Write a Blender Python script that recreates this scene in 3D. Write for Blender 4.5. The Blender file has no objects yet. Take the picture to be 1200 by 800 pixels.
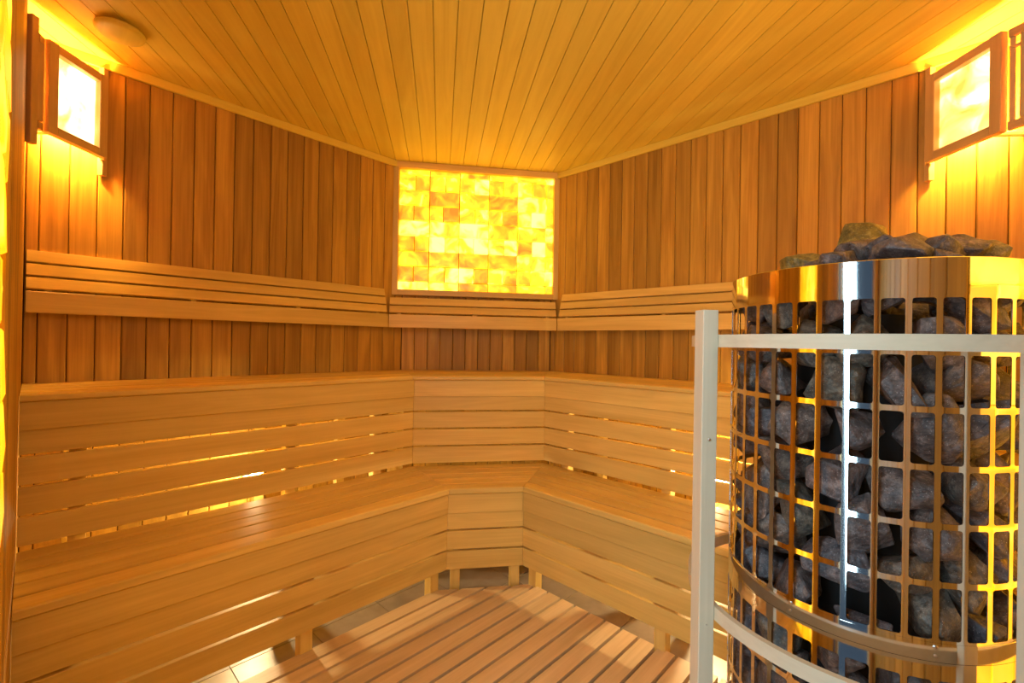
import bpy, bmesh, math, random
from mathutils import Vector, Matrix, noise
random.seed(7)
S = bpy.context.scene
COL = S.collection

# ------------------------------------------------------------------ camera, world, lights, exposure
# room axes: left wall X=0, wall by the door Y=0, floor Z=0
EYE = Vector((2.3, 0.03, 1.07)); YAW = 0.7595; PITCH = -0.0028; ROLL = 0.0169; FPX = 533.43
def cam_axes():
    cr, sr, cp, sp = math.cos(ROLL), math.sin(ROLL), math.cos(PITCH), math.sin(PITCH)
    def w(x, y, z):
        y, z = cp*y+sp*z, -sp*y+cp*z
        return Vector((math.cos(YAW)*x-math.sin(YAW)*y, math.sin(YAW)*x+math.cos(YAW)*y, z))
    return w(cr, 0, sr), w(-sr, 0, cr), w(0, 1, 0)
cd = bpy.data.cameras.new('camera'); cam = bpy.data.objects.new('camera', cd); COL.objects.link(cam)
cd.sensor_width = 36; cd.lens = FPX*36/1200; cd.clip_start = 0.01; cd.clip_end = 60
rt, up, fw = cam_axes()
cam.matrix_world = Matrix(((rt.x, up.x, -fw.x, EYE.x), (rt.y, up.y, -fw.y, EYE.y), (rt.z, up.z, -fw.z, EYE.z), (0, 0, 0, 1)))
S.camera = cam
S.view_settings.view_transform = 'Standard'; S.view_settings.look = 'None'
S.view_settings.exposure = 0.78; S.view_settings.gamma = 1.0; S.view_settings.use_curve_mapping = False

wld = bpy.data.worlds.new('daylight'); S.world = wld; wld.use_nodes = True
wb = wld.node_tree.nodes['Background']; wb.inputs[0].default_value = (0.30, 0.48, 0.75, 1); wb.inputs[1].default_value = 0.10

LAMP_COL = (1.0, 0.54, 0.12); LAMP_STRENGTH = 850.0      # bulbs of the corner lamps
BENCH_COL = (1.0, 0.76, 0.40); BENCH_STRENGTH = 950.0    # bulbs under the upper bench
SALT_GAIN = 1.02
def area(name, loc, target, sx, sy, power, col):
    d = bpy.data.lights.new(name, 'AREA'); d.shape = 'RECTANGLE'; d.size = sx; d.size_y = sy; d.energy = power; d.color = col
    o = bpy.data.objects.new(name, d); COL.objects.link(o); o.location = loc
    o.rotation_euler = (Vector(target)-Vector(loc)).to_track_quat('-Z', 'Y').to_euler(); return o
area('daylight_through_door', (2.17, -0.10, 1.10), (1.75, 1.0, 0.85), 0.17, 1.8, 7.5, (0.52, 0.80, 1.0))

# ------------------------------------------------------------------ node helpers / materials
def new_mat(name):
    m = bpy.data.materials.new(name); m.use_nodes = True; nt = m.node_tree
    return m, nt, nt.nodes['Principled BSDF']
def N(nt, t, **kw):
    n = nt.nodes.new(t)
    for k, v in kw.items(): setattr(n, k, v)
    return n
def ramp(nt, stops):
    r = N(nt, 'ShaderNodeValToRGB'); e = r.color_ramp.elements
    while len(e) < len(stops): e.new(0.5)
    for i, (p, c) in enumerate(stops): e[i].position = p; e[i].color = (*c, 1)
    return r
def shifted(nt, scale):
    """object coordinates, shifted per object so alike boards differ; grain runs along local x"""
    tc = N(nt, 'ShaderNodeTexCoord'); oi = N(nt, 'ShaderNodeObjectInfo')
    mu = N(nt, 'ShaderNodeVectorMath', operation='SCALE'); cb = N(nt, 'ShaderNodeCombineXYZ')
    m1 = N(nt, 'ShaderNodeMath', operation='MULTIPLY'); m1.inputs[1].default_value = 37.0
    m2 = N(nt, 'ShaderNodeMath', operation='MULTIPLY'); m2.inputs[1].default_value = 91.0
    nt.links.new(oi.outputs['Random'], m1.inputs[0]); nt.links.new(oi.outputs['Random'], m2.inputs[0])
    nt.links.new(m1.outputs[0], cb.inputs[0]); nt.links.new(m2.outputs[0], cb.inputs[1]); nt.links.new(m2.outputs[0], cb.inputs[2])
    ad = N(nt, 'ShaderNodeVectorMath', operation='ADD')
    nt.links.new(tc.outputs['Object'], ad.inputs[0]); nt.links.new(cb.outputs[0], ad.inputs[1])
    mp = N(nt, 'ShaderNodeMapping'); mp.inputs['Scale'].default_value = scale
    nt.links.new(ad.outputs[0], mp.inputs[0]); return mp, oi
def wood(name, dark, light, rough=0.45, vary=0.18, grain=0.5, coat=0.0, knots=False):
    m, nt, b = new_mat(name)
    mp, oi = shifted(nt, (0.9, 11, 11))
    n1 = N(nt, 'ShaderNodeTexNoise'); n1.inputs['Scale'].default_value = 1.6; n1.inputs['Detail'].default_value = 4; n1.inputs['Distortion'].default_value = 1.2
    nt.links.new(mp.outputs[0], n1.inputs['Vector'])
    mp2, _ = shifted(nt, (3.0, 160, 160))
    n2 = N(nt, 'ShaderNodeTexNoise'); n2.inputs['Scale'].default_value = 1.0; n2.inputs['Detail'].default_value = 2
    nt.links.new(mp2.outputs[0], n2.inputs['Vector'])
    mx = N(nt, 'ShaderNodeMath', operation='MULTIPLY_ADD'); mx.inputs[1].default_value = grain*0.55
    nt.links.new(n2.outputs[0], mx.inputs[0])
    s = N(nt, 'ShaderNodeMath', operation='MULTIPLY'); s.inputs[1].default_value = 1-grain*0.55
    nt.links.new(n1.outputs[0], s.inputs[0]); nt.links.new(s.outputs[0], mx.inputs[2])
    r = ramp(nt, [(0.30, dark), (0.68, light)]); nt.links.new(mx.outputs[0], r.inputs[0])
    # per-board brightness and hue
    v = N(nt, 'ShaderNodeMapRange'); v.inputs['To Min'].default_value = 1-vary; v.inputs['To Max'].default_value = 1+vary
    nt.links.new(oi.outputs['Random'], v.inputs[0])
    hs = N(nt, 'ShaderNodeHueSaturation'); nt.links.new(v.outputs[0], hs.inputs['Value']); nt.links.new(r.outputs[0], hs.inputs['Color'])
    nt.links.new(hs.outputs[0], b.inputs['Base Color'])
    b.inputs['Roughness'].default_value = rough; b.inputs['Specular IOR Level'].default_value = 0.35
    bu = N(nt, 'ShaderNodeBump'); bu.inputs['Strength'].default_value = 0.12; bu.inputs['Distance'].default_value = 0.0006
    nt.links.new(n2.outputs[0], bu.inputs['Height']); nt.links.new(bu.outputs[0], b.inputs['Normal'])
    return m
M_BENCH = wood('pale_abachi_wood', (0.67, 0.455, 0.115), (0.86, 0.62, 0.185), 0.42, 0.12)
M_CEIL = wood('ceiling_wood', (0.78, 0.59, 0.085), (0.90, 0.72, 0.12), 0.45, 0.06, 0.3)
M_CEDAR = wood('red_cedar_cladding', (0.36, 0.185, 0.024), (0.66, 0.385, 0.060), 0.5, 0.24, 0.5)
M_DUCK = wood('duckboard_wood', (0.62, 0.45, 0.23), (0.80, 0.61, 0.35), 0.40, 0.10)
M_GUARD = wood('guard_wood', (0.56, 0.50, 0.35), (0.68, 0.62, 0.45), 0.5, 0.05)
M_LAMPWOOD = wood('lamp_frame_wood', (0.60, 0.36, 0.14), (0.76, 0.50, 0.2), 0.45, 0.08)
def plain(name, col, rough=0.5, metal=0.0):
    m, nt, b = new_mat(name); b.inputs['Base Color'].default_value = (*col, 1); b.inputs['Roughness'].default_value = rough; b.inputs['Metallic'].default_value = metal
    n = N(nt, 'ShaderNodeTexNoise'); n.inputs['Scale'].default_value = 9
    mr = N(nt, 'ShaderNodeMapRange'); mr.inputs['To Min'].default_value = rough*0.85; mr.inputs['To Max'].default_value = min(1, rough*1.15)
    nt.links.new(n.outputs[0], mr.inputs[0]); nt.links.new(mr.outputs[0], b.inputs['Roughness']); return m
M_DARK = plain('dark_backing', (0.05, 0.025, 0.01), 0.9)
M_STEEL = plain('polished_steel', (0.80, 0.77, 0.73), 0.07, 1.0)
M_SCREW = plain('screw_steel', (0.55, 0.52, 0.48), 0.3, 1.0)
M_CORE = plain('black_heater_core', (0.012, 0.011, 0.010), 0.8)
M_GROUT = plain('grout', (0.16, 0.14, 0.11), 0.9)
M_WHITE = plain('white_lamp_socket', (0.7, 0.68, 0.62), 0.5)
def m_tile():
    m, nt, b = new_mat('beige_floor_tile')
    mp, oi = shifted(nt, (1, 1, 1)); n = N(nt, 'ShaderNodeTexNoise'); n.inputs['Scale'].default_value = 14; n.inputs['Detail'].default_value = 5
    nt.links.new(mp.outputs[0], n.inputs['Vector']); r = ramp(nt, [(0.3, (0.24, 0.205, 0.155)), (0.7, (0.33, 0.285, 0.225))])
    nt.links.new(n.outputs[0], r.inputs[0]); nt.links.new(r.outputs[0], b.inputs['Base Color']); b.inputs['Roughness'].default_value = 0.34; return m
M_TILE = m_tile()
def m_stone(name='diabase_stone', hue=(1, 1, 1)):
    m, nt, b = new_mat(name)
    tc = N(nt, 'ShaderNodeTexCoord'); oi = N(nt, 'ShaderNodeObjectInfo')
    n = N(nt, 'ShaderNodeTexNoise'); n.inputs['Scale'].default_value = 2.6; n.inputs['Detail'].default_value = 12; n.inputs['Roughness'].default_value = 0.78
    nt.links.new(tc.outputs['Object'], n.inputs['Vector'])
    r = ramp(nt, [(0.32, (0.022, 0.019, 0.019)), (0.50, (0.10, 0.082, 0.075)), (0.68, (0.30, 0.245, 0.21))]); nt.links.new(n.outputs[0], r.inputs[0])
    tint = ramp(nt, [(p_, tuple(a_*h_ for a_, h_ in zip(c_, hue))) for p_, c_ in [(0.0, (0.85, 0.90, 1.05)), (0.35, (1.0, 0.92, 0.90)), (0.7, (1.15, 0.92, 0.78)), (1.0, (0.9, 0.95, 0.80))]])
    nt.links.new(oi.outputs['Random'], tint.inputs[0])
    mm = N(nt, 'ShaderNodeMix', data_type='RGBA', blend_type='MULTIPLY'); mm.inputs[0].default_value = 1
    nt.links.new(r.outputs[0], mm.inputs[6]); nt.links.new(tint.outputs[0], mm.inputs[7])
    sp = N(nt, 'ShaderNodeTexVoronoi'); sp.inputs['Scale'].default_value = 15; nt.links.new(tc.outputs['Object'], sp.inputs['Vector'])
    sr = ramp(nt, [(0.0, (0.75, 0.68, 0.62)), (0.20, (0, 0, 0))]); nt.links.new(sp.outputs['Distance'], sr.inputs[0])
    ad = N(nt, 'ShaderNodeMix', data_type='RGBA', blend_type='ADD'); ad.inputs[0].default_value = 0.55
    nt.links.new(mm.outputs[2], ad.inputs[6]); nt.links.new(sr.outputs[0], ad.inputs[7])
    nt.links.new(ad.outputs[2], b.inputs['Base Color']); b.inputs['Roughness'].default_value = 0.48
    bu = N(nt, 'ShaderNodeBump'); bu.inputs['Strength'].default_value = 0.9; bu.inputs['Distance'].default_value = 0.006
    n3 = N(nt, 'ShaderNodeTexNoise'); n3.inputs['Scale'].default_value = 4.5; n3.inputs['Detail'].default_value = 6; nt.links.new(tc.outputs['Object'], n3.inputs['Vector'])
    nt.links.new(n3.outputs[0], bu.inputs['Height']); nt.links.new(bu.outputs[0], b.inputs['Normal']); return m
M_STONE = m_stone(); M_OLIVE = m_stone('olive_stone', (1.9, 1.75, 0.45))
def m_salt(name, gain, stops, vein=9.0, vary=(0.45, 1.5)):
    """backlit salt: gives off light; cloudy veins, each brick its own strength"""
    m, nt, b = new_mat(name)
    mp, oi = shifted(nt, (1, 1, 1))
    n = N(nt, 'ShaderNodeTexNoise'); n.inputs['Scale'].default_value = vein; n.inputs['Detail'].default_value = 4; n.inputs['Distortion'].default_value = 0.9
    nt.links.new(mp.outputs[0], n.inputs['Vector'])
    v = N(nt, 'ShaderNodeMapRange'); v.inputs['To Min'].default_value = -0.2; v.inputs['To Max'].default_value = 0.2
    nt.links.new(oi.outputs['Random'], v.inputs[0])
    a = N(nt, 'ShaderNodeMath', operation='ADD'); nt.links.new(n.outputs[0], a.inputs[0]); nt.links.new(v.outputs[0], a.inputs[1])
    r = ramp(nt, stops); nt.links.new(a.outputs[0], r.inputs[0])
    nt.links.new(r.outputs[0], b.inputs['Emission Color'])
    b.inputs['Emission Strength'].default_value = gain
    b.inputs['Base Color'].default_value = (0.75, 0.45, 0.2, 1); b.inputs['Roughness'].default_value = 0.35
    return m
SALT_STOPS = [(0.22, (0.35, 0.11, 0.003)), (0.38, (0.80, 0.33, 0.003)), (0.54, (1.15, 0.64, 0.010)), (0.76, (1.8, 1.35, 0.24))]
M_SALT = m_salt('backlit_salt_brick', 1.0*SALT_GAIN, SALT_STOPS, 11.0)
M_SALTSIDE = m_salt('backlit_salt_side_brick', 1.0*SALT_GAIN, [(0.26, (0.7, 0.26, 0.002)), (0.5, (1.15, 0.48, 0.005)), (0.75, (1.4, 0.80, 0.08))], 6.0)
M_PLATE = m_salt('backlit_salt_plate', 1.0, [(0.32, (1.1, 0.42, 0.05)), (0.44, (1.6, 0.85, 0.22)), (0.56, (2.6, 1.7, 0.7)), (0.8, (3.4, 2.5, 1.4))], 9.0)
def emit(name, col, s):
    m, nt, b = new_mat(name); b.inputs['Emission Color'].default_value = (*col, 1); b.inputs['Emission Strength'].default_value = s
    b.inputs['Base Color'].default_value = (0.8, 0.8, 0.8, 1); return m
M_BULB = emit('lit_bulb', LAMP_COL, LAMP_STRENGTH)
M_BENCHBULB = emit('lit_bench_bulb', BENCH_COL, BENCH_STRENGTH)

# ------------------------------------------------------------------ object helpers
WM = {}
def thing(name, loc, label, cat, group=None):
    o = bpy.data.objects.new(name, None); COL.objects.link(o); o.empty_display_size = 0.05
    o.location = loc; WM[o.name] = Matrix.Translation(loc)
    o['label'] = label; o['category'] = cat
    if group: o['group'] = group
    return o
def link(name, me, M=Matrix(), parent=None, mat=None):
    o = bpy.data.objects.new(name, me); COL.objects.link(o)
    if mat and not me.materials: me.materials.append(mat)
    WM[o.name] = M.copy()
    if parent is not None:
        o.parent = parent; o.matrix_basis = WM[parent.name].inverted() @ M
    else: o.matrix_basis = M
    return o
def mesh(name, vs, fs, mat=None, smooth=False):
    me = bpy.data.meshes.new(name); me.from_pydata([tuple(v) for v in vs], [], fs)
    bm = bmesh.new(); bm.from_mesh(me); bmesh.ops.recalc_face_normals(bm, faces=bm.faces); bm.to_mesh(me); bm.free()
    if smooth: me.polygons.foreach_set('use_smooth', [True]*len(me.polygons))
    if mat: me.materials.append(mat)
    me.update(); return me
MCACHE = {}
def board_mesh(L, w, t, ka=0.0, kb=0.0, c=0.002, mat=None):
    """board: x 0..L (mitred ends), y 0..w, z 0..t, long edges eased"""
    key = (round(L, 4), round(w, 4), round(t, 4), round(ka, 4), round(kb, 4), c, mat.name)
    if key in MCACHE: return MCACHE[key]
    sec = [(c, 0), (w-c, 0), (w, c), (w, t-c), (w-c, t), (c, t), (0, t-c), (0, c)] if c > 0 else [(0, 0), (w, 0), (w, t), (0, t)]
    n = len(sec); vs = [(ka*y, y, z) for y, z in sec]+[(L+kb*y, y, z) for y, z in sec]
    fs = [[i, (i+1) % n, n+(i+1) % n, n+i] for i in range(n)]+[list(range(n))[::-1], list(range(n, 2*n))]
    MCACHE[key] = mesh('board', vs, fs, mat); return MCACHE[key]
def frame(o, x, y):
    x = Vector(x).normalized(); y = Vector(y); y = (y-x*y.dot(x)).normalized(); z = x.cross(y)
    return Matrix(((x.x, y.x, z.x, o[0]), (x.y, y.y, z.y, o[1]), (x.z, y.z, z.z, o[2]), (0, 0, 0, 1)))
def board(name, mat, parent, o, x, y, L, w, t, ka=0, kb=0, c=0.002):
    return link(name, board_mesh(L, w, t, ka, kb, c, mat), frame(o, x, y), parent)
def beam(name, mat, parent, p0, p1, w, t, ydir=(0, 0, 1), c=0.0015):
    """square-ish stick centred on the line p0-p1"""
    p0, p1 = Vector(p0), Vector(p1); M = frame(p0, p1-p0, ydir)
    M = M @ Matrix.Translation((0, -w/2, -t/2))
    return link(name, board_mesh((p1-p0).length, w, t, 0, 0, c, mat), M, parent)
def lathe(name, prof, mat, parent, M, seg=48, smooth=True, closed=False):
    vs = []; fs = []; k = len(prof)
    for i in range(seg):
        a = 2*math.pi*i/seg
        vs += [(r*math.cos(a), r*math.sin(a), z) for r, z in prof]
    for i in range(seg):
        j = (i+1) % seg
        for q in range(k if closed else k-1):
            q2 = (q+1) % k; fs.append([i*k+q, j*k+q, j*k+q2, i*k+q2])
    me = mesh(name, vs, fs, mat, smooth)
    if smooth: me.set_sharp_from_angle(angle=math.radians(40))
    return link(name, me, M, parent)
def struct(o, kind='structure'): o['kind'] = kind; return o

# ------------------------------------------------------------------ plan geometry
NC = Vector((-0.7927, 0.6099)); P0 = Vector((EYE.x, EYE.y))
SIDE = {'L': Vector((-1, 0)), 'R': Vector((0, 1)), 'C': NC, 'NL': Vector((0, -1)), 'NR': Vector((1, 0))}
WALL = {'L': 2.30, 'R': 2.19, 'C': 2.728, 'NL': 0.024, 'NR': 0.19}
def X(s1, d1, s2, d2):
    a, b = SIDE[s1], SIDE[s2]; det = a.x*b.y-a.y*b.x
    return P0+Vector(((d1*b.y-d2*a.y)/det, (a.x*d2-b.x*d1)/det))
ROOM = [X('L', 2.3, 'NL', .024), X('NL', .024, 'NR', .19), X('NR', .19, 'R', 2.19), X('R', 2.19, 'C', 2.728), X('C', 2.728, 'L', 2.3)]
ZC = 2.105

def quad_board(name, mat, parent, side, df, db, ends, z0, z1, c=0.002, g=0.0008):
    """board along a side between plan distances df (front) and db (back); ends = [(side, d_front, d_back), ...]"""
    (s1, a1, b1), (s2, a2, b2) = ends
    f0, f1 = X(side, df, s1, a1), X(side, df, s2, a2); k0, k1 = X(side, db, s1, b1), X(side, db, s2, b2)
    x = (f1-f0).normalized(); n = SIDE[side]; w = db-df
    ka = (k0-f0).dot(x)/w; kb = (k1-f1).dot(x)/w
    o = (f0.x+x.x*g, f0.y+x.y*g); L = (f1-f0).length-2*g
    yv = (n.x, n.y, 0); xv = (x.x, x.y, 0); zz = Vector(xv).cross(Vector(yv)).z
    return board(name, mat, parent, (o[0], o[1], z0 if zz > 0 else z1), xv, yv, L, w, z1-z0, ka, kb, c)

# ------------------------------------------------------------------ the room: clad walls
def clad_wall(name, s, p0, p1, z0, z1, mat=M_CEDAR, pitch=0.075, first=0.0, th=0.012, seal=(0.05, 0.05)):
    """backing wall and its upright planks, p0->p1 plan points of the inner face"""
    d = (p1-p0); L = d.length; x = d/L; n = SIDE[s]; E0, E1 = seal
    q0, q1 = p0-x*E0, p1+x*E1; LB_ = (q1-q0).length
    b = link(name, board_mesh(LB_, z1-z0, 0.05, 0, 0, 0, M_DARK), frame((q0.x+n.x*th, q0.y+n.y*th, z0), (x.x, x.y, 0), (0, 0, 1)), None)
    zdir = Vector((x.x, x.y, 0)).cross(Vector((0, 0, 1)))
    if zdir.dot(Vector((n.x, n.y, 0))) < 0:      # thickness must go outwards
        WM[b.name] = frame((q1.x+n.x*th, q1.y+n.y*th, z0), (-x.x, -x.y, 0), (0, 0, 1)); b.matrix_basis = WM[b.name]
    struct(b)
    pos = first-pitch if first > 0 else 0
    while pos < L-0.004:
        a0 = max(pos, 0); a1 = min(pos+pitch, L); pos += pitch
        if a1-a0 < 0.006: continue
        w = a1-a0-0.0022
        q = p0+x*(a0+0.0011)
        yv = Vector((x.x, x.y, 0)); zz = Vector((0, 0, 1)).cross(yv)
        if zz.dot(Vector((n.x, n.y, 0))) > 0: o = q
        else: o = q+n*th
        board('plank', mat, b, (o.x, o.y, z0), (0, 0, 1), yv, z1-z0, w, th-0.001, c=0.0028)
    return b
clad_wall('wall_left', 'L', ROOM[0], ROOM[4], 0, ZC, first=0.034)
clad_wall('wall_back', 'C', ROOM[4], ROOM[3], 0, ZC, pitch=0.0744)
clad_wall('wall_right', 'R', ROOM[3], ROOM[2], 0, ZC, first=0.03)
DOORX0, DOORX1 = 2.06, 2.44
clad_wall('wall_door_side', 'NL', Vector((0, 0.006)), Vector((1.325, 0.006)), 0, ZC, seal=(0.05, 0))
clad_wall('wall_door_jamb', 'NL', Vector((1.79, 0.006)), Vector((DOORX0-0.04, 0.006)), 0, ZC, seal=(0, 0))
clad_wall('wall_heater_side', 'NR', Vector((2.49, 0)), Vector((2.49, 0.90)), 0, ZC, seal=(0.05, 0))
clad_wall('wall_heater_corner', 'NR', Vector((2.49, 1.62)), Vector((2.49, 2.22)), 0, ZC, seal=(0, 0.05))

# door opening (the picture is taken from it)
dj = struct(link('door_1', board_mesh(2.0, 0.04, 0.09, mat=M_LAMPWOOD), frame((DOORX0-0.04, 0.0, 0), (0, 0, 1), (1, 0, 0)) @ Matrix.Translation((0, 0, -0.09)) @ Matrix.Translation((0, 0, 0.09)), None))
dj.matrix_basis = WM[dj.name] = frame((DOORX0-0.04, -0.09, 0), (0, 0, 1), (1, 0, 0)) @ Matrix.Translation((0, 0, -0.09))
board('jamb', M_LAMPWOOD, dj, (DOORX1, 0, 0), (0, 0, 1), (1, 0, 0), 2.0, 0.04, 0.09)
board('head', M_LAMPWOOD, dj, (DOORX0-0.04, -0.09, 2.0), (1, 0, 0), (0, 1, 0), DOORX1-DOORX0+0.09, 0.09, ZC-2.0)

def clip(poly, n, d):       # keep n.p <= d
    out = []
    for i in range(len(poly)):
        a, b = poly[i], poly[(i+1) % len(poly)]; da, db = n.dot(a)-d, n.dot(b)-d
        if da <= 0: out.append(a)
        if (da < 0) != (db < 0) and abs(da-db) > 1e-9: out.append(a+(b-a)*(da/(da-db)))
    return out
# ceiling: boards running square to the salt panel wall
def prism_local(name, poly, z0, z1, o, x, y, mat, parent, chamf=None):
    """prism of a plan polygon, stored in a local frame whose x runs along the grain"""
    M = frame((o.x, o.y, z0), (x.x, x.y, 0), (y.x, y.y, 0)); Mi = M.inverted()
    n = len(poly); vs = [Mi @ Vector((p.x, p.y, z0)) for p in poly]+[Mi @ Vector((p.x, p.y, z1)) for p in poly]
    fs = [list(range(n)), list(range(n, 2*n))]+[[i, (i+1) % n, n+(i+1) % n, n+i] for i in range(n)]
    return link(name, mesh(name, vs, fs, mat), M, parent)
cb = bmesh.new()
vb = [cb.verts.new((p.x, p.y, 0)) for p in ROOM]; cb.faces.new(vb)
r_ = bmesh.ops.extrude_face_region(cb, geom=cb.faces[:]); bmesh.ops.translate(cb, verts=[v for v in r_['geom'] if isinstance(v, bmesh.types.BMVert)], vec=(0, 0, 0.04))
bmesh.ops.recalc_face_normals(cb, faces=cb.faces)
me = bpy.data.meshes.new('ceiling'); cb.to_mesh(me); cb.free(); me.materials.append(M_CEIL)
ceil = struct(link('ceiling', me, Matrix.Translation((0, 0, ZC+0.010)), None))
tx = Vector((NC.y, -NC.x)); cpt = X('C', 2.684, 'L', 2.30)
pos = -2.6
base = cpt.dot(tx)+0.012
for i in range(-40, 45):
    u0 = base+i*0.077+0.0014; u1 = base+(i+1)*0.077-0.0014
    for part_, (zz0, zz1, ins) in {'f': (ZC, ZC+0.0095, 0)}.items():
        poly = clip(clip(ROOM[:], tx, u1), -tx, -u0)
        if len(poly) < 3: continue
        prism_local('plank', poly, zz0, zz1, tx*u0, -NC, tx, M_CEIL, ceil)

# floor: beige tiles with recessed grout
fl = struct(link('floor', board_mesh(2.7, 2.5, 0.05, 0, 0, 0, M_GROUT), frame((-0.1, -0.1, -0.053), (1, 0, 0), (0, 1, 0)), None))
for i in range(-3, 8):
    for j in range(-2, 9):
        x0, y0 = 0.633+i*0.264, 0.486+j*0.264
        poly = [Vector((x0+.0015, y0+.0015)), Vector((x0+.2625, y0+.0015)), Vector((x0+.2625, y0+.2625)), Vector((x0+.0015, y0+.2625))]
        for s in ('L', 'R', 'C', 'NL', 'NR'): poly = clip(poly, SIDE[s], SIDE[s].dot(P0)+WALL[s]-0.001) if poly else poly
        if len(poly) < 3: continue
        prism_local('tile', poly, -0.009, 0.0, Vector((x0, y0)), Vector((1, 0)), Vector((0, 1)), M_TILE, fl)

# ceiling trims along the walls
for nm, s, e in (('trim_1', 'L', [('NL', .024, .024), ('C', 2.684, 2.684)]), ('trim_2', 'R', [('C', 2.684, 2.684), ('NR', .19, .19)])):
    struct(quad_board(nm, M_CEIL, None, s, WALL[s]-0.013, WALL[s]-0.0005, e, ZC-0.036, ZC-0.0005))

# ------------------------------------------------------------------ benches
LBL = {
 'uL': ('pale slatted upper bench along the left wall, its back end meeting the corner bench', 'upper bench'),
 'uC': ('short pale upper bench section across the corner beneath the glowing salt panel', 'upper bench'),
 'uR': ('pale slatted upper bench along the right wall, running behind the guard post', 'upper bench'),
 'lL': ('low pale slatted step bench in front of the left upper bench', 'lower bench'),
 'lC': ('short low step bench section across the corner, with the palest front slats', 'lower bench'),
 'lR': ('low pale slatted step bench on the right, running behind the heater guard', 'lower bench')}
UN = {'L': 1.85, 'R': 1.775, 'C': 2.237}; UR = {'L': 1.868, 'R': 1.797, 'C': 2.261}
LN = {'L': 1.48, 'R': 1.443, 'C': 1.903}; LR = {'L': 1.496, 'R': 1.457, 'C': 1.919}
LB = {'L': 1.884, 'R': 1.812, 'C': 2.277}
NEI = {'L': ('NL', 'C'), 'C': ('L', 'R'), 'R': ('C', 'NR')}
def ends_for(side, D0, D1):
    r = []
    for s in NEI[side]:
        if s in ('NL', 'NR'): r.append((s, WALL[s]-0.0004, WALL[s]-0.0004))
        else: r.append((s, D0[s], D1[s]))
    return r
def lerp(A, B, t): return {k: A[k]+(B[k]-A[k])*t for k in A}
def bench(key, NOSE, RISE, BACK, zt, zn, slats, seat_n, side):
    lab, cat = LBL[key]
    c0 = X(side, RISE[side]+0.1, *( (NEI[side][0], 0.5) if NEI[side][0] in ('NL',) else (NEI[side][0], RISE[NEI[side][0]])))
    ctr = {'L': X('L', RISE['L']+.15, 'NL', -0.6), 'C': X('C', RISE['C']+.12, 'L', RISE['L']-0.2), 'R': X('R', RISE['R']+.15, 'NR', -0.7)}[side]
    t = thing('sauna_bench', (ctr.x, ctr.y, 0), lab, cat)
    for i in range(seat_n):
        A, B = lerp(NOSE, BACK, i/seat_n), lerp(NOSE, BACK, (i+1)/seat_n)
        B = {k: v-0.0088 for k, v in B.items()}
        quad_board('seat_slat', M_BENCH, t, side, A[side], B[side], ends_for(side, A, B), zn, zt, c=0.0035 if i == 0 else 0.002)
    for i, (z0, z1, off) in enumerate(slats):
        A = {k: v+off for k, v in RISE.items()}; B = {k: v+off+0.018 for k, v in RISE.items()}
        if i == 0: A = {k: v-0.008 for k, v in A.items()}; B = {k: v-0.0005 for k, v in RISE.items()}
        quad_board('front_slat', M_BENCH, t, side, A[side], B[side], ends_for(side, A, B), z0, z1, c=0.0015, g=0.0006)
    return t
def bench_frames(t, side, RISE, BACK, zt, zb, legs):
    """upright legs behind the front slats, with cross bearers under the seat"""
    n = SIDE[side]; tv = Vector((-n.y, n.x))
    for s2, d2 in legs:
        p = X(side, RISE[side]+0.018+0.021, s2, d2)
        q = X(side, BACK[side]-0.03, s2, d2) if s2 in ('NL', 'NR') else p+n*(BACK[side]-0.03-(RISE[side]+0.039))
        beam('leg', M_BENCH, t, (p.x, p.y, 0.0005), (p.x, p.y, zt-0.003), 0.042, 0.040, ydir=(n.x, n.y, 0))
        beam('leg', M_BENCH, t, (q.x, q.y, 0.0005), (q.x, q.y, zt-0.003), 0.042, 0.040, ydir=(n.x, n.y, 0))
        a = p+n*0.0215; b = q-n*0.0215
        beam('bearer', M_BENCH, t, (a.x, a.y, zt-0.026), (b.x, b.y, zt-0.026), 0.044, 0.032)
US = [(0.801, 0.882, 0), (0.7325, 0.812, 0), (0.6475, 0.7245, 0), (0.5625, 0.6395, 0), (0.476, 0.5545, 0)]
LS = [(0.355, 0.434, 0), (0.286, 0.366, 0), (0.2015, 0.278, 0), (0.118, 0.1935, 0)]
UB = {'L': 2.296, 'R': 2.186, 'C': 2.724}
for side in 'LCR':
    t = bench('u'+side, UN, UR, UB, 0.902, 0.883, US, 5, side)
    legs = {'L': [('NL', -0.10), ('NL', -0.715), ('NL', -1.10)], 'C': [('L', 1.96)], 'R': [('NR', -0.15), ('NR', -0.83), ('NR', -1.35)]}[side]
    bench_frames(t, side, UR, UB, 0.884, 0, legs)
    t = bench('l'+side, LN, LR, LB, 0.46, 0.436, LS, 5, side)
    legs = {'L': [('NL', -0.06), ('NL', -0.635), ('NL', -1.155)], 'C': [('L', 1.505), ('L', 1.349)], 'R': [('NR', -0.08), ('NR', -0.689), ('NR', -1.26)]}[side]
    LBI = {'L': 1.84, 'R': 1.77, 'C': 2.235}
    bench_frames(t, side, LR, LBI, 0.437, 0, legs)

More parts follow.
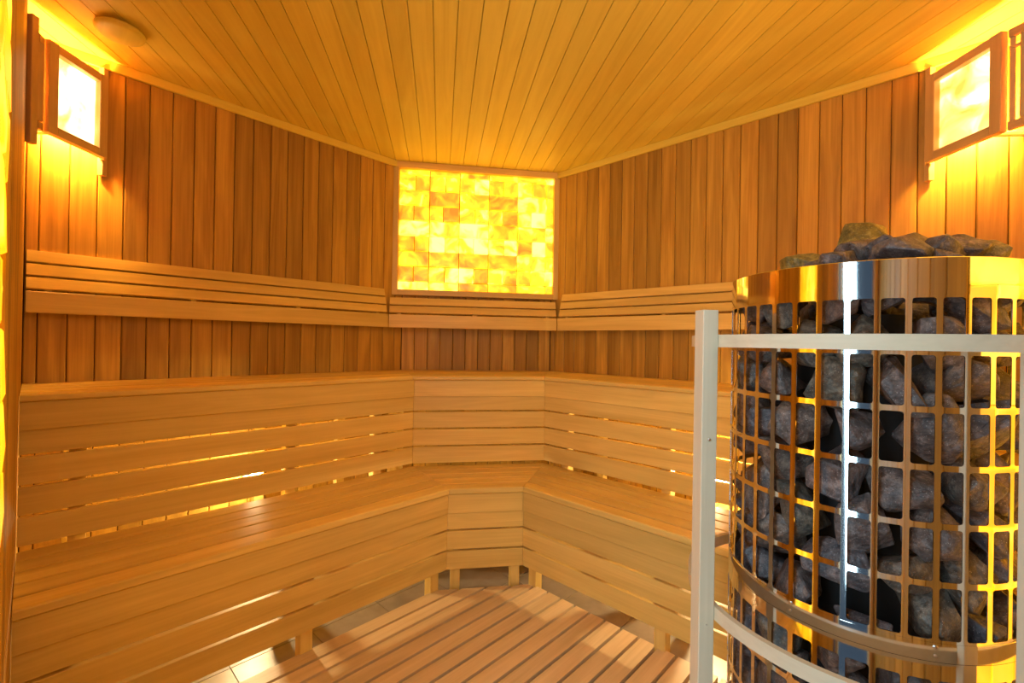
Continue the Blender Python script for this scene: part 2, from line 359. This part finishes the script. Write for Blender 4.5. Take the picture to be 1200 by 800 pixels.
# backrests on the wall above the upper bench
BF = {'L': 2.24, 'R': 2.122, 'C': 2.605}
BL = {'L': 'long pale slatted backrest rail on the left wall above the upper bench',
      'C': 'short slatted backrest rail directly below the glowing salt panel',
      'R': 'pale slatted backrest rail on the right wall, ending behind the heater'}
for side in 'LCR':
    p = {'L': X('L', 2.24, 'NL', -0.6), 'C': X('C', 2.605, 'L', 2.0), 'R': X('R', 2.122, 'NR', -0.8)}[side]
    t = thing('backrest', (p.x, p.y, 1.145), BL[side], 'backrest')
    rows = [(1.145, 1.218, 0.0, 0.0), (1.229, 1.268, 0.010, 0.30), (1.275, 1.315, 0.022, 0.30), (1.3215, 1.3625, 0.034, 0.30)]
    if side == 'C': rows = rows[:3]
    n = SIDE[side]; nv = Vector((n.x, n.y, 0))
    e0 = X(side, BF[side], *((NEI[side][0], BF[NEI[side][0]]) if NEI[side][0] in BF else (NEI[side][0], WALL[NEI[side][0]]-0.004)))
    e1 = X(side, BF[side], *((NEI[side][1], BF[NEI[side][1]]) if NEI[side][1] in BF else (NEI[side][1], -0.36)))
    xv = (e1-e0); L = xv.length; xv = xv/L
    for z0, z1, off, tilt in rows:
        o = e0+n*off+xv*0.0022
        yv = (nv*math.sin(tilt)+Vector((0, 0, 1))*math.cos(tilt))
        x3 = Vector((xv.x, xv.y, 0)); zz = x3.cross(yv)
        h = (z1-z0)/math.cos(tilt); th = 0.018
        M0 = Vector((o.x, o.y, z0))
        if zz.dot(nv) < 0: M0 = M0-zz*th
        board('rail_slat', M_BENCH, t, M0, x3, yv, L-0.0044, h, th, c=0.002)
    k = max(2, int(L/0.45)+1)
    for i in range(k):
        q = e0+xv*(0.055+(L-0.11)*i/(k-1))
        d0 = 0.020; dw = WALL[side]-BF[side]-0.001
        a = q+n*(d0+0.0007); zt = 1.225
        # wedge bracket carrying the slats
        prof = [(d0, 1.148), (dw, 1.148), (dw, 1.345 if side != 'C' else 1.30), (d0+0.040 if side != 'C' else d0+.036, 1.345 if side != 'C' else 1.30), (d0+0.001, 1.226)]
        vs = [(-0.009, r, z-1.145) for r, z in prof]+[(0.009, r, z-1.145) for r, z in prof]; m5 = len(prof)
        fs = [list(range(m5)), list(range(m5, 2*m5))]+[[j, (j+1) % m5, m5+(j+1) % m5, m5+j] for j in range(m5)]
        link('bracket', mesh('bracket', vs, fs, M_BENCH), frame((q.x, q.y, 1.145), (xv.x, xv.y, 0), (n.x, n.y, 0)) if (Vector((xv.x, xv.y, 0)).cross(nv)).z > 0 else Matrix(((xv.x, n.x, 0, q.x), (xv.y, n.y, 0, q.y), (0, 0, 1, 1.145), (0, 0, 0, 1))), t)

# ------------------------------------------------------------------ salt brick panels
BRK = {}
def brick_mesh(w, h, t, mat, k):
    key = (round(w, 4), round(h, 4), round(t, 4), mat.name, k)
    if key in BRK: return BRK[key]
    r = random.Random(k*91+int(w*1e4)); g = 0.0021; c = 0.004
    j = lambda s=0.0012: r.uniform(-s, s)
    # back rectangle, front rectangle at rim, raised uneven face
    def ring(i, y): return [(i+g+j(.0006), y, i+g+j(.0006)), (w-i-g+j(.0006), y, i+g), (w-i-g, y, h-i-g+j(.0006)), (i+g, y, h-i-g)]
    a = ring(0, t); b = ring(0, c+0.002+j()); f = [(x, y+j(0.0018), z) for x, y, z in ring(c, 0.002)]
    vs = a+b+f+[(w*0.5+j(w*.2), 0.0+j(0.001), h*0.5+j(h*.2))]
    fs = [[0, 1, 2, 3]]+[[i, (i+1) % 4, 4+(i+1) % 4, 4+i] for i in range(4)]+[[4+i, 4+(i+1) % 4, 8+(i+1) % 4, 8+i] for i in range(4)]+[[8+i, 8+(i+1) % 4, 12] for i in range(4)]
    me = mesh('brick', vs, fs, mat); BRK[key] = me; return me
def salt_field(t, mat, o, x, n, W, H, mod, row, first_h, variants=5, depth=0.024):
    """rows bottom-up: a cut row, then full and half bricks in turn, as laid in the photograph"""
    M0 = Matrix(((x.x, n.x, 0, o.x), (x.y, n.y, 0, o.y), (0, 0, 1, o.z), (0, 0, 0, 1)))
    z = 0.0; rowi = 0
    while z < H-0.006:
        h = min(first_h if rowi == 0 else row, H-z)
        pos = 0.0; full = (rowi % 2 == 0)
        while pos < W-0.01:
            w = min(mod, W-pos)
            cuts = [w] if (full or w < mod*0.6) else [w*0.5+random.uniform(-0.01, 0.01)*0.8]
            if len(cuts) == 1 and cuts[0] != w: cuts = [cuts[0], w-cuts[0]]
            q = pos
            for cw in cuts:
                cw_ = round(cw/0.004)*0.004 if cw != w else cw
                link('brick', brick_mesh(cw, h, depth, mat, random.randrange(variants)), M0 @ Matrix.Translation((q, random.uniform(-0.002, 0.002), z)), t); q += cw
            pos += w
        z += h; rowi += 1
# panel across the far corner
pl, pr = X('C', 2.684, 'L', 2.2995), X('C', 2.684, 'R', 2.1895)
t = thing('salt_panel', ((pl.x+pr.x)/2, (pl.y+pr.y)/2, 1.34), 'glowing yellow panel of salt bricks in a wooden frame across the far corner', 'salt panel')
xv = (pr-pl).normalized(); W = (pr-pl).length; nv = Vector((NC.x, NC.y, 0)); x3 = Vector((xv.x, xv.y, 0))
fd = 0.040; fwid = 0.030
zfix = x3.cross(nv).z
def cbox(name, mat, par, a, w, z0, z1, d0, d1, c=0.0015):
    q = pl+xv*a+NC*d0; M = Matrix(((0, xv.x, NC.x, q.x), (0, xv.y, NC.y, q.y), (1, 0, 0, z0), (0, 0, 0, 1)))
    if M.to_3x3().determinant() < 0:
        q = pl+xv*(a+w)+NC*d0; M = Matrix(((0, -xv.x, NC.x, q.x), (0, -xv.y, NC.y, q.y), (1, 0, 0, z0), (0, 0, 0, 1)))
    return link(name, board_mesh(z1-z0, w, d1-d0, 0, 0, c, mat), M, par)
def cboxh(name, mat, par, a, w, z0, z1, d0, d1, c=0.0015):
    q = pl+xv*a+NC*d0; M = Matrix(((xv.x, 0, NC.x, q.x), (xv.y, 0, NC.y, q.y), (0, 1, 0, z0), (0, 0, 0, 1)))
    if M.to_3x3().determinant() < 0:
        q = pl+xv*(a+w)+NC*d0; M = Matrix(((-xv.x, 0, NC.x, q.x), (-xv.y, 0, NC.y, q.y), (0, 1, 0, z0), (0, 0, 0, 1)))
    return link(name, board_mesh(w, z1-z0, d1-d0, 0, 0, c, mat), M, par)
cbox('frame_post', M_BENCH, t, 0.001, fwid, 1.335, 2.068, 0, fd); cbox('frame_post', M_BENCH, t, W-fwid-0.001, fwid, 1.335, 2.068, 0, fd)
cboxh('frame_rail', M_BENCH, t, 0.012, W-0.024, 2.069, 2.1045, 0, fd)
cboxh('frame_rail', M_BENCH, t, fwid+0.001, W-2*fwid-0.002, 1.335, 1.367, 0, fd)
cboxh('back_plate', M_DARK, t, fwid, W-2*fwid, 1.367, 2.068, 0.038, 0.042, 0)
so = pl+xv*(fwid+0.002)+NC*0.014
salt_field(t, M_SALT, Vector((so.x, so.y, 1.3685)), xv, NC, W-2*fwid-0.004, 0.698, (W-2*fwid)*0.1893, 0.0886, 0.048)

# salt wall on the door side (left edge of the picture) and behind the heater
t = thing('salt_wall', (1.50, -0.014, 0), 'upright strip of glowing yellow salt bricks at the left edge beside the door trim', 'salt wall')
salt_field(t, M_SALTSIDE, Vector((1.330, 0.004, 0.02)), Vector((1, 0)), Vector((0, -1)), 0.355, ZC-0.025, 0.155, 0.100, 0.06, depth=0.04)
board('back_plate', M_DARK, t, (1.327, -0.038, 0.01), (0, 0, 1), (1, 0, 0), ZC-0.012, 0.361, 0.004, c=0)
tr = struct(link('trim_3', board_mesh(ZC-0.012, 0.095, 0.03, mat=M_CEDAR), frame((1.69, -0.004, 0.006), (0, 0, 1), (1, 0, 0)) @ Matrix.Translation((0, 0, 0.0)), None))
tr.matrix_basis = WM[tr.name] = Matrix(((0, -1, 0, 1.785), (0, 0, -1, 0.005), (1, 0, 0, 0.006), (0, 0, 0, 1)))
t = thing('salt_wall', (2.51, 1.26, 0), 'upright strip of glowing yellow salt bricks on the wall behind the stone heater', 'salt wall')
salt_field(t, M_SALTSIDE, Vector((2.491, 0.905, 0.02)), Vector((0, 1)), Vector((1, 0)), 0.71, ZC-0.025, 0.178, 0.100, 0.06, depth=0.04)
board('back_plate', M_DARK, t, (2.533, 0.903, 0.01), (0, 0, 1), (0, 1, 0), ZC-0.012, 0.714, 0.004, c=0)

# ------------------------------------------------------------------ corner lamps
def corner_lamp(A, B, w1, w2, label, tri):
    """angled wooden lantern in a corner: A/B ends of the diagonal face, w1/w2 where its sides meet the walls"""
    A, B, w1, w2 = map(Vector, (A, B, w1, w2))
    t = thing('corner_lamp', ((A.x+B.x)/2, (A.y+B.y)/2, 1.72), label, 'lamp')
    z0, z1 = 1.722, 2.020; s = 0.024
    up3 = (0, 0, 1)
    d = (B-A).normalized(); d3 = Vector((d.x, d.y, 0))
    inn = Vector((-d.y, d.x)); ctr = (w1+w2)/2
    corner = tri
    if inn.dot(Vector(corner)-A) < 0: inn = -inn
    # wall battens
    for wp, run in ((w1, 'a'), (w2, 'b')):
        beam('wall_batten', M_LAMPWOOD, t, (wp.x, wp.y, 1.668), (wp.x, wp.y, 2.066), 0.022, 0.020, ydir=d3)
    # corner posts
    pa = A+d*0.016+inn*0.012; pb = B-d*0.016+inn*0.012
    for p_ in (pa, pb): beam('lamp_post', M_LAMPWOOD, t, (p_.x, p_.y, z0), (p_.x, p_.y, z1), 0.032, 0.024, ydir=d3)
    # rails
    a2, b2 = A+d*0.032+inn*0.012, B-d*0.032+inn*0.012
    for zz in (z0+0.0145, z1-0.0145): beam('lamp_rail', M_LAMPWOOD, t, (a2.x, a2.y, zz), (b2.x, b2.y, zz), 0.029, 0.024)
    # salt plate in the diagonal face
    a3, b3 = a2-d*0.001, b2+d*0.001
    ms = brick_mesh((b3-a3).length, z1-z0-0.054, 0.010, M_PLATE, 3)
    yv = Vector((inn.x, inn.y))
    q = a3+inn*0.002
    link('salt_plate', ms, Matrix(((d.x, yv.x, 0, q.x), (d.y, yv.y, 0, q.y), (0, 0, 1, z0+0.027), (0, 0, 0, 1))), t)
    # side faces back to the walls
    for P, wp in ((A, w1), (B, w2)):
        v = wp-P; L = v.length; v = v/L
        P2 = P+inn*0.020+v*0.006; Q = wp-v*0.010
        for zz in (z0+0.0125, z1-0.0125): beam('lamp_rail', M_LAMPWOOD, t, (P2.x, P2.y, zz), (Q.x, Q.y, zz), 0.025, 0.016)
        v3 = Vector((v.x, v.y, 0)); sa = wp-v*0.019+inn*0.006; sb = P+inn*0.020+v*0.012
        beam('lamp_stile', M_LAMPWOOD, t, (sa.x, sa.y, z0+0.026), (sa.x, sa.y, z1-0.026), 0.024, 0.016, ydir=v3)
        beam('lamp_stile', M_LAMPWOOD, t, (sb.x, sb.y, z0+0.026), (sb.x, sb.y, z1-0.026), 0.012, 0.014, ydir=v3)
        for zz in (z1-0.055,): beam('lamp_rail', M_LAMPWOOD, t, (P2.x, P2.y, zz), (Q.x, Q.y, zz), 0.008, 0.012)
    # socket and bulb
    c = (A+B)/2+inn*0.055
    base = Vector(corner)
    soc = lathe('socket', [(0.0, 0), (0.018, 0), (0.018, 0.035), (0.0, 0.035)], M_WHITE, t, Matrix.Translation((c.x, c.y, 1.775)), 16)
    beam('socket_arm', M_WHITE, t, (c.x, c.y, 1.768), (base.x, base.y, 1.768), 0.012, 0.02)
    prof = [(0.001, 0.036), (0.012, 0.038), (0.020, 0.052), (0.026, 0.070), (0.022, 0.088), (0.012, 0.098), (0.001, 0.101)]
    lathe('bulb', prof, M_BULB, t, Matrix.Translation((c.x, c.y, 1.775)), 12)
    return t
corner_lamp((0.055, 0.211), (0.207, 0.056), (0.0115, 0.2), (0.225, 0.0175), 'wooden corner lantern with glowing salt plates high on the left wall', (0.005, 0.005))
corner_lamp((2.243, 2.167), (2.413, 1.997), (2.255, 2.2085), (2.4785, 1.985), 'wooden corner lantern with glowing salt plates high on the right, above the heater', (2.485, 2.215))

# round wooden vent in the ceiling
t = thing('ceiling_vent', (0.285, 0.218, 2.08), 'round pale wooden vent cap on the ceiling near the left lantern', 'vent')
lathe('vent_cap', [(0.001, 2.078), (0.055, 2.078), (0.064, 2.081), (0.068, 2.087), (0.068, 2.092), (0.066, 2.095), (0.001, 2.095)], M_CEIL, t, Matrix.Translation((0.285, 0.218, 0)), 40)
lathe('vent_neck', [(0.001, 2.0955), (0.045, 2.0955), (0.045, 2.1045), (0.001, 2.1045)], M_CEIL, t, Matrix.Translation((0.285, 0.218, 0)), 32)

# lamps behind the upper bench fronts
def bench_lamp(p, n, label):
    t = thing('bench_lamp', p, label, 'lamp')
    M = frame(p, (n[1], -n[0], 0), (0, 0, 1))  # z = x cross y
    z = Vector((n[1], -n[0], 0)).cross(Vector((0, 0, 1)))
    lathe('lamp_base', [(0.001, 0), (0.038, 0), (0.038, 0.012), (0.02, 0.020), (0.014, 0.034), (0.001, 0.034)], M_WHITE, t, frame(p, (0, 0, 1), Vector(n).cross(Vector((0, 0, 1)))), 20)
    c = Vector(p)+Vector(n)*0.055
    lathe('bulb', [(0.001, -0.02), (0.012, -0.016), (0.019, 0), (0.012, 0.016), (0.001, 0.02)], M_BENCHBULB, t, Matrix.Translation(c), 10)
bench_lamp((0.001, 0.73, 0.457), (1, 0, 0), 'small lit lamp behind the left bench front, gleaming through the slat gaps')
bench_lamp((1.564, 2.219, 0.465), (0, -1, 0), 'small lit lamp behind the right bench front, gleaming beside the guard post')

# ------------------------------------------------------------------ duckboard
t = thing('duckboard', (1.5, 0.9, 0), 'slatted wooden duckboard lying on the tiled floor between the benches', 'duckboard')
DP = 0.0686
for i in range(24):
    x0 = 0.781+i*DP-0.0; x1 = x0+0.0570
    if x1 > 2.40: break
    poly = [Vector((x0, 0.06)), Vector((x1, 0.06)), Vector((x1, 1.517)), Vector((x0, 1.517))]
    poly = clip(poly, NC, NC.dot(P0)+1.912)
    # keep clear of the heater foot
    if x1 > 1.93: poly = clip(poly, Vector((0, 1)), 0.80)
    prism_local('plank', poly, 0.018, 0.040, Vector((x0, 0.06)), Vector((0, 1)), Vector((-1, 0)), M_DUCK, t)
for yb, xa, xb in ((0.15, 0.79, 2.36), (0.62, 0.79, 2.36), (1.10, 0.86, 1.86), (1.44, 1.09, 1.86)):
    beam('batten', M_DUCK, t, (xa, yb, 0.0092), (xb, yb, 0.0092), 0.0165, 0.045)
bpy.context.view_layer.update()

# ------------------------------------------------------------------ heater
HC = Vector((2.186, 1.104)); HR = 0.2185; NB = 38
ht = thing('stone_heater', (HC.x, HC.y, 0), 'tall round polished steel basket heater filled with stones', 'sauna heater')
HM = Matrix.Translation((HC.x, HC.y, 0))
cellw = 2*math.pi/NB; toC = math.atan2(EYE.y-HC.y, EYE.x-HC.x)
bar0 = toC-math.radians(4.5)        # one bar centre
def grid_shell(name, zlist, oh, bar=0.0078, R=HR, th=0.0016):
    """one laser-cut sheet rolled round: rows of round-cornered openings"""
    bm = bmesh.new(); pitch = cellw*R; ow = pitch-bar; r = 0.0035
    def V(s, z, rad): a = s/R; return (rad*math.cos(a), rad*math.sin(a), z)
    for (zb, zt_) in zlist:
        zc = (zb+zt_)/2; H = zt_-zb; hh = oh/2; hw = ow/2
        inner = []; outer = []
        corners = [(hw-r, hh-r, 0), (-(hw-r), hh-r, 90), (-(hw-r), -(hh-r), 180), (hw-r, -(hh-r), 270)]
        P = pitch/2; Q = H/2
        oc = [(P, Q), (-P, Q), (-P, -Q), (P, -Q)]
        for ci, (cx, cz, a0) in enumerate(corners):
            for k in range(3):
                a = math.radians(a0+45*k); inner.append((cx+r*math.cos(a), cz+r*math.sin(a)))
            X_, Z_ = oc[ci]
            seq = [(X_, cz), (X_, Z_), (cx, Z_)] if ci % 2 == 0 else [(cx, Z_), (X_, Z_), (X_, cz)]
            outer += seq
            # extra points along the top/bottom edge so the ring stays round
            if ci == 0: 
                for f_ in (0.5, 0.0, -0.5): inner.append(((hw-r)*f_, hh)); outer.append(((hw-r)*f_, Q))
            if ci == 2:
                for f_ in (-0.5, 0.0, 0.5): inner.append(((hw-r)*f_, -hh)); outer.append(((hw-r)*f_, -Q))
        n = len(inner)
        for c in range(NB):
            s0 = (bar0+cellw*(c+0.5))*R
            vi = [bm.verts.new(V(s0+x, zc+z, R)) for x, z in inner]; vo = [bm.verts.new(V(s0+x, zc+z, R)) for x, z in outer]
            vk = [bm.verts.new(V(s0+x, zc+z, R-th)) for x, z in inner]; vi2 = [bm.verts.new(V(s0+x, zc+z, R)) for x, z in inner]
            vb_ = [bm.verts.new(V(s0+x, zc+z, R-th)) for x, z in inner]; vbo = [bm.verts.new(V(s0+x, zc+z, R-th)) for x, z in outer]
            for i in range(n):
                j = (i+1) % n
                f = bm.faces.new([vi[i], vo[i], vo[j], vi[j]]); f.smooth = True
                f = bm.faces.new([vb_[j], vbo[j], vbo[i], vb_[i]]); f.smooth = True
                bm.faces.new([vi2[i], vi2[j], vk[j], vk[i]])
    me = bpy.data.meshes.new(name); 
    for v in bm.verts: pass
    # exact cylinder normals on the rolled faces
    bm.to_mesh(me); bm.free(); me.materials.append(M_STEEL)
    nrm = []
    for p in me.polygons:
        for li in p.loop_indices:
            if p.use_smooth:
                v = me.vertices[me.loops[li].vertex_index].co; q = Vector((v.x, v.y, 0)).normalized()
                nrm.append(q if p.normal.dot(q) > 0 else -q)
            else: nrm.append(p.normal.copy())
    me.normals_split_custom_set(nrm)
    return link(name, me, HM, ht)
RP = 0.0822
zt0 = 1.146+0.003
ups = [(zt0-RP*(i+1), zt0-RP*i) for i in range(6)]
grid_shell('upper_grid', ups, RP-0.0085)
zb0 = 0.604+0.003
los = [(zb0-RP*(i+1), zb0-RP*i) for i in range(6)]
grid_shell('lower_grid', los, RP-0.0085)
lathe('steel_rim', [(HR-0.006, 1.2000), (HR-0.004, 1.2025), (HR-0.0005, 1.2025), (HR+0.0006, 1.2015), (HR+0.0006, 1.149), (HR-0.0016, 1.149), (HR-0.0016, 1.198)], M_STEEL, ht, HM, 152, closed=True)
lathe('joining_band', [(HR+0.0006, 0.656), (HR+0.0006, 0.6295), (HR-0.0016, 0.6295), (HR-0.0016, 0.656)], M_STEEL, ht, HM, 152, closed=True)
lathe('joining_band', [(HR+0.0001, 0.6285), (HR+0.0001, 0.607), (HR-0.0016, 0.607), (HR-0.0016, 0.6285)], M_STEEL, ht, HM, 152, closed=True)
lathe('base_ring', [(HR+0.0004, 0.112), (HR+0.0004, 0.03), (HR-0.002, 0.03), (0.02, 0.03), (0.02, 0.034), (HR-0.004, 0.034), (HR-0.004, 0.112)], M_STEEL, ht, HM, 96)
lathe('heater_core', [(0.001, 0.036), (0.100, 0.036), (0.100, 1.09), (0.070, 1.13), (0.001, 1.13)], M_CORE, ht, HM, 40)
for k in range(3):
    a = toC+0.5+k*2.094; p = HC+Vector((math.cos(a), math.sin(a)))*0.18
    lathe('foot', [(0.001, 0.0005), (0.022, 0.0005), (0.022, 0.029), (0.001, 0.029)], M_STEEL, ht, Matrix.Translation((p.x, p.y, 0)), 16)
def screw_at(par, p, nvec, r=0.004, mat=M_SCREW):
    z = Vector(nvec).normalized(); x = z.orthogonal().normalized()
    M = frame(p, x, z.cross(x)); lathe('screw', [(0.0005, 0.0016), (r*0.7, 0.0014), (r, 0.0004), (r, -0.002), (0.0005, -0.002)], mat, par, M, 12)
for bi in range(-5, 6, 5):
    for zz in (0.650, 0.638):
        a = bar0+cellw*(bi+1 if bi >= 0 else bi); a = bar0+cellw*(3+bi)
        d = Vector((math.cos(a), math.sin(a), 0)); p = Vector((HC.x, HC.y, zz))+d*(HR+0.0008); screw_at(ht, p, d, 0.0032 if zz > .64 else 0.0022)

# stones
def stone_mesh(k):
    r = random.Random(100+k); bm = bmesh.new()
    sx, sy, sz = r.uniform(0.8, 1.25), r.uniform(0.7, 1.0), r.uniform(0.6, 0.85)
    for i in range(15):
        v = Vector((r.gauss(0, 1), r.gauss(0, 1), r.gauss(0, 1))).normalized()*r.uniform(0.82, 1.12)
        bm.verts.new((v.x*sx, v.y*sy, v.z*sz))
    res = bmesh.ops.convex_hull(bm, input=bm.verts[:])
    junk = list({g for g in res['geom_interior'] if isinstance(g, bmesh.types.BMVert)})
    if junk: bmesh.ops.delete(bm, geom=junk, context='VERTS')
    bmesh.ops.bevel(bm, geom=bm.edges[:]+bm.verts[:], offset=0.045, segments=1, profile=0.5, affect='EDGES', clamp_overlap=True)
    bmesh.ops.triangulate(bm, faces=bm.faces[:])
    bmesh.ops.subdivide_edges(bm, edges=[e for e in bm.edges if e.calc_length() > 0.35], cuts=1, use_grid_fill=False)
    bmesh.ops.triangulate(bm, faces=bm.faces[:])
    for v in bm.verts:
        n = noise.noise(v.co*2.1+Vector((k*7.0, 0, 0))); n2 = noise.noise(v.co*5+Vector((0, k*3.0, 0)))
        v.co += v.co.normalized()*(n*0.06+n2*0.025)
    bmesh.ops.recalc_face_normals(bm, faces=bm.faces)
    me = bpy.data.meshes.new('stone'); bm.to_mesh(me); bm.free(); me.materials.append(M_STONE)
    me.polygons.foreach_set('use_smooth', [True]*len(me.polygons)); me.set_sharp_from_angle(angle=math.radians(28))
    me.update(); return me
STN = [stone_mesh(k) for k in range(14)]
def put_stone(me, size, loc, rot, label, group=None):
    M = Matrix.Translation(loc) @ rot.to_matrix().to_4x4() @ Matrix.Scale(size, 4)
    o = link('heater_stone', me, M, None); o['label'] = label; o['category'] = 'stone'
    if group: o['group'] = group
    return o
from mathutils import Euler
rs = random.Random(11)
def rrot(): return Euler((rs.uniform(0, 6.28), rs.uniform(0, 6.28), rs.uniform(0, 6.28)))
ORD = ['first', 'second', 'third', 'fourth', 'fifth', 'sixth', 'seventh', 'eighth', 'ninth', 'tenth', 'eleventh', 'twelfth', 'thirteenth', 'fourteenth', 'fifteenth', 'sixteenth']
rtv, upv, fwv = cam_axes()
def seen_in(loc):
    """which grid opening a stone shows in, as counted from the rim and from the basket's left edge"""
    r = Vector((loc.x-HC.x, loc.y-HC.y)); r = r.normalized()*HR
    q = Vector((HC.x+r.x, HC.y+r.y, loc.z)); v = q-EYE
    if Vector((r.x, r.y, 0)).dot(v) > -0.02: return None
    y = v.dot(fwv); u = 600+FPX*v.dot(rtv)/y; w = 400-FPX*v.dot(upv)/y
    if not (866 < u < 1192 and 340 < w < 805): return None
    ang = (math.atan2(r.y, r.x)-bar0)/cellw; c = math.floor(ang)
    if q.z > 0.656: rw = int((zt0-q.z)/RP); where = 'opening row below the rim'
    elif q.z < 0.604: rw = int((zb0-q.z)/RP); where = 'opening row below the band'
    else: rw = 5; where = 'opening row below the rim'
    return c, rw, where
COLU = {}
for c_ in range(-NB, NB):
    a_ = bar0+cellw*(c_+0.5); v_ = Vector((HC.x+HR*math.cos(a_), HC.y+HR*math.sin(a_), 1.0))-EYE
    if Vector((math.cos(a_), math.sin(a_), 0)).dot(v_) < 0: COLU[c_] = 600+FPX*v_.dot(rtv)/v_.dot(fwv)
z = 0.085; row = 0; count = 0; cells = {}; placed = []
while z < 1.160:
    nper = 13
    for k in range(nper):
        me = rs.choice(STN); size = rs.uniform(0.048, 0.059); rot = rrot()
        a = 2*math.pi*(k+0.5*(row % 2)+rs.uniform(-0.16, 0.16))/nper
        d = Vector((math.cos(a), math.sin(a), 0)); zz = z+rs.uniform(-0.012, 0.012)
        R3 = rot.to_matrix()
        pts = [R3 @ v.co*size for v in me.vertices]
        lo, hi = 0.02, 0.2
        for _ in range(14):
            mid = (lo+hi)/2
            if max(((d*mid+p).xy.length) for p in pts) < HR-0.0045: lo = mid
            else: hi = mid
        loc = Vector((HC.x, HC.y, zz))+d*lo
        o = put_stone(me, size, loc, rot, '', None); placed.append(o)
        cells.setdefault(seen_in(loc), []).append(o)
    z += 0.0715; row += 1
for k in range(10):
    a = 0.3+k*2.4; rr = 0.045 if k % 2 else 0.115
    placed.append(put_stone(STN[k % 14], 0.046, Vector((HC.x+rr*math.cos(a), HC.y+rr*math.sin(a), 1.165+0.01*(k % 3))), rrot(), '')); cells.setdefault(None, []).append(placed[-1])
VISC = [q for q in range(-NB//2, NB//2) if q in COLU]
for key, os_ in cells.items():
    for i, o in enumerate(os_):
        if key is None or len(os_) > 1:
            o['label'] = 'rough dark grey stone deep in the heater basket, at its back, core or foot'; o['group'] = 'stones packed in the heater basket'
        else:
            c, rw, where = key; n_ = sum(1 for q in VISC if COLU[q] < COLU[c]-1)
            o['label'] = 'dark stone, %s %s, %s column from basket left' % (ORD[rw], where, ORD[min(n_, 15)]); o['group'] = 'stones packed in the heater basket'
# the heap above the rim: hand placed
TOP = [((2.180, 1.129, 1.272), 0.062, 3, 'olive-brown stone, highest on the heap at its left'),
       ((2.100, 1.026, 1.218), 0.044, 5, 'low olive stone at the far left end of the heap on the heater'),
       ((2.168, 0.965, 1.210), 0.040, 7, 'blue-grey stone lying left of centre on the heap, touching the steel rim'),
       ((2.196, 1.010, 1.232), 0.040, 1, 'grey stone in front of the olive stone on the heap'),
       ((2.226, 1.010, 1.228), 0.046, 9, 'large grey stone in the upper middle of the heap'),
       ((2.246, 0.955, 1.212), 0.050, 2, 'broad grey stone lowest at the front middle of the heap, right above the rim'),
       ((2.284, 1.015, 1.222), 0.040, 4, 'dark rounded stone just right of the middle of the heap'),
       ((2.262, 1.140, 1.262), 0.036, 6, 'small stone at the back top of the heap, behind the large grey middle stone'),
       ((2.318, 1.060, 1.222), 0.048, 8, 'stone right of the dark rounded one on the heap'),
       ((2.338, 1.110, 1.222), 0.050, 10, 'grey stone at the far right end of the heap, above the yellow reflection'),
       ((2.300, 0.975, 1.200), 0.034, 11, 'dark low stone tucked behind the rim below the dark rounded one'),
       ((2.140, 0.990, 1.202), 0.034, 12, 'small dark stone tucked behind the rim on the left'),
       ((2.270, 1.230, 1.240), 0.044, 0, 'stone at the back of the heap, mostly hidden by the others'),
       ((2.180, 1.220, 1.225), 0.046, 13, 'stone at the back left of the heap, behind the olive one'),
       ((2.110, 1.150, 1.222), 0.044, 2, 'stone at the left back of the heap, behind the low olive one'),
       ((2.200, 1.080, 1.205), 0.050, 5, 'stone under the middle of the heap, glimpsed between the others'),
       ((2.290, 1.110, 1.205), 0.050, 7, 'stone under the right half of the heap, glimpsed between the others')]
for loc, size, k, lab in TOP:
    e = Euler((rs.uniform(-0.4, 0.4), rs.uniform(-0.4, 0.4), rs.uniform(0, 6.28)))
    o = put_stone(STN[k], size, Vector(loc), e, lab)
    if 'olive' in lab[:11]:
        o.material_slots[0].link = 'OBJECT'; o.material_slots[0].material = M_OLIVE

# ------------------------------------------------------------------ wooden guard round the heater
g = thing('heater_guard', (HC.x, HC.y, 0), 'pale wooden guard of posts and bent rails around the stone heater', 'guard rail')
GR = 0.296
for z0, z1 in ((1.0685, 1.0905), (0.587, 0.6105)):
    lathe('guard_rail', [(GR-0.010, z0), (GR, z0), (GR, z1), (GR-0.010, z1)], M_GUARD, g, HM, 120, closed=True)
def guard_post(ang, r, z1, w=0.0287):
    d = Vector((math.cos(ang), math.sin(ang), 0)); p = Vector((HC.x, HC.y, 0))+d*r
    return beam('post', M_GUARD, g, (p.x, p.y, 0.0005), (p.x, p.y, z1), w, w, ydir=d, c=0.0012), p, d
a1 = math.atan2(0.862-HC.y, 1.99-HC.x)
po, p, d = guard_post(a1, GR+0.0147, 1.134)
s = Vector((-d.y, d.x, 0))
if s.dot(EYE-p) < 0: s = -s
screw_at(g, p+s*0.0148+Vector((0, 0, 0.905)), s, 0.0030); screw_at(g, p+s*0.0148+Vector((0, 0, 0.58)), s, 0.0012)
a2 = math.radians(-40.5)
guard_post(a2, GR-0.010-0.0147, 1.0895)
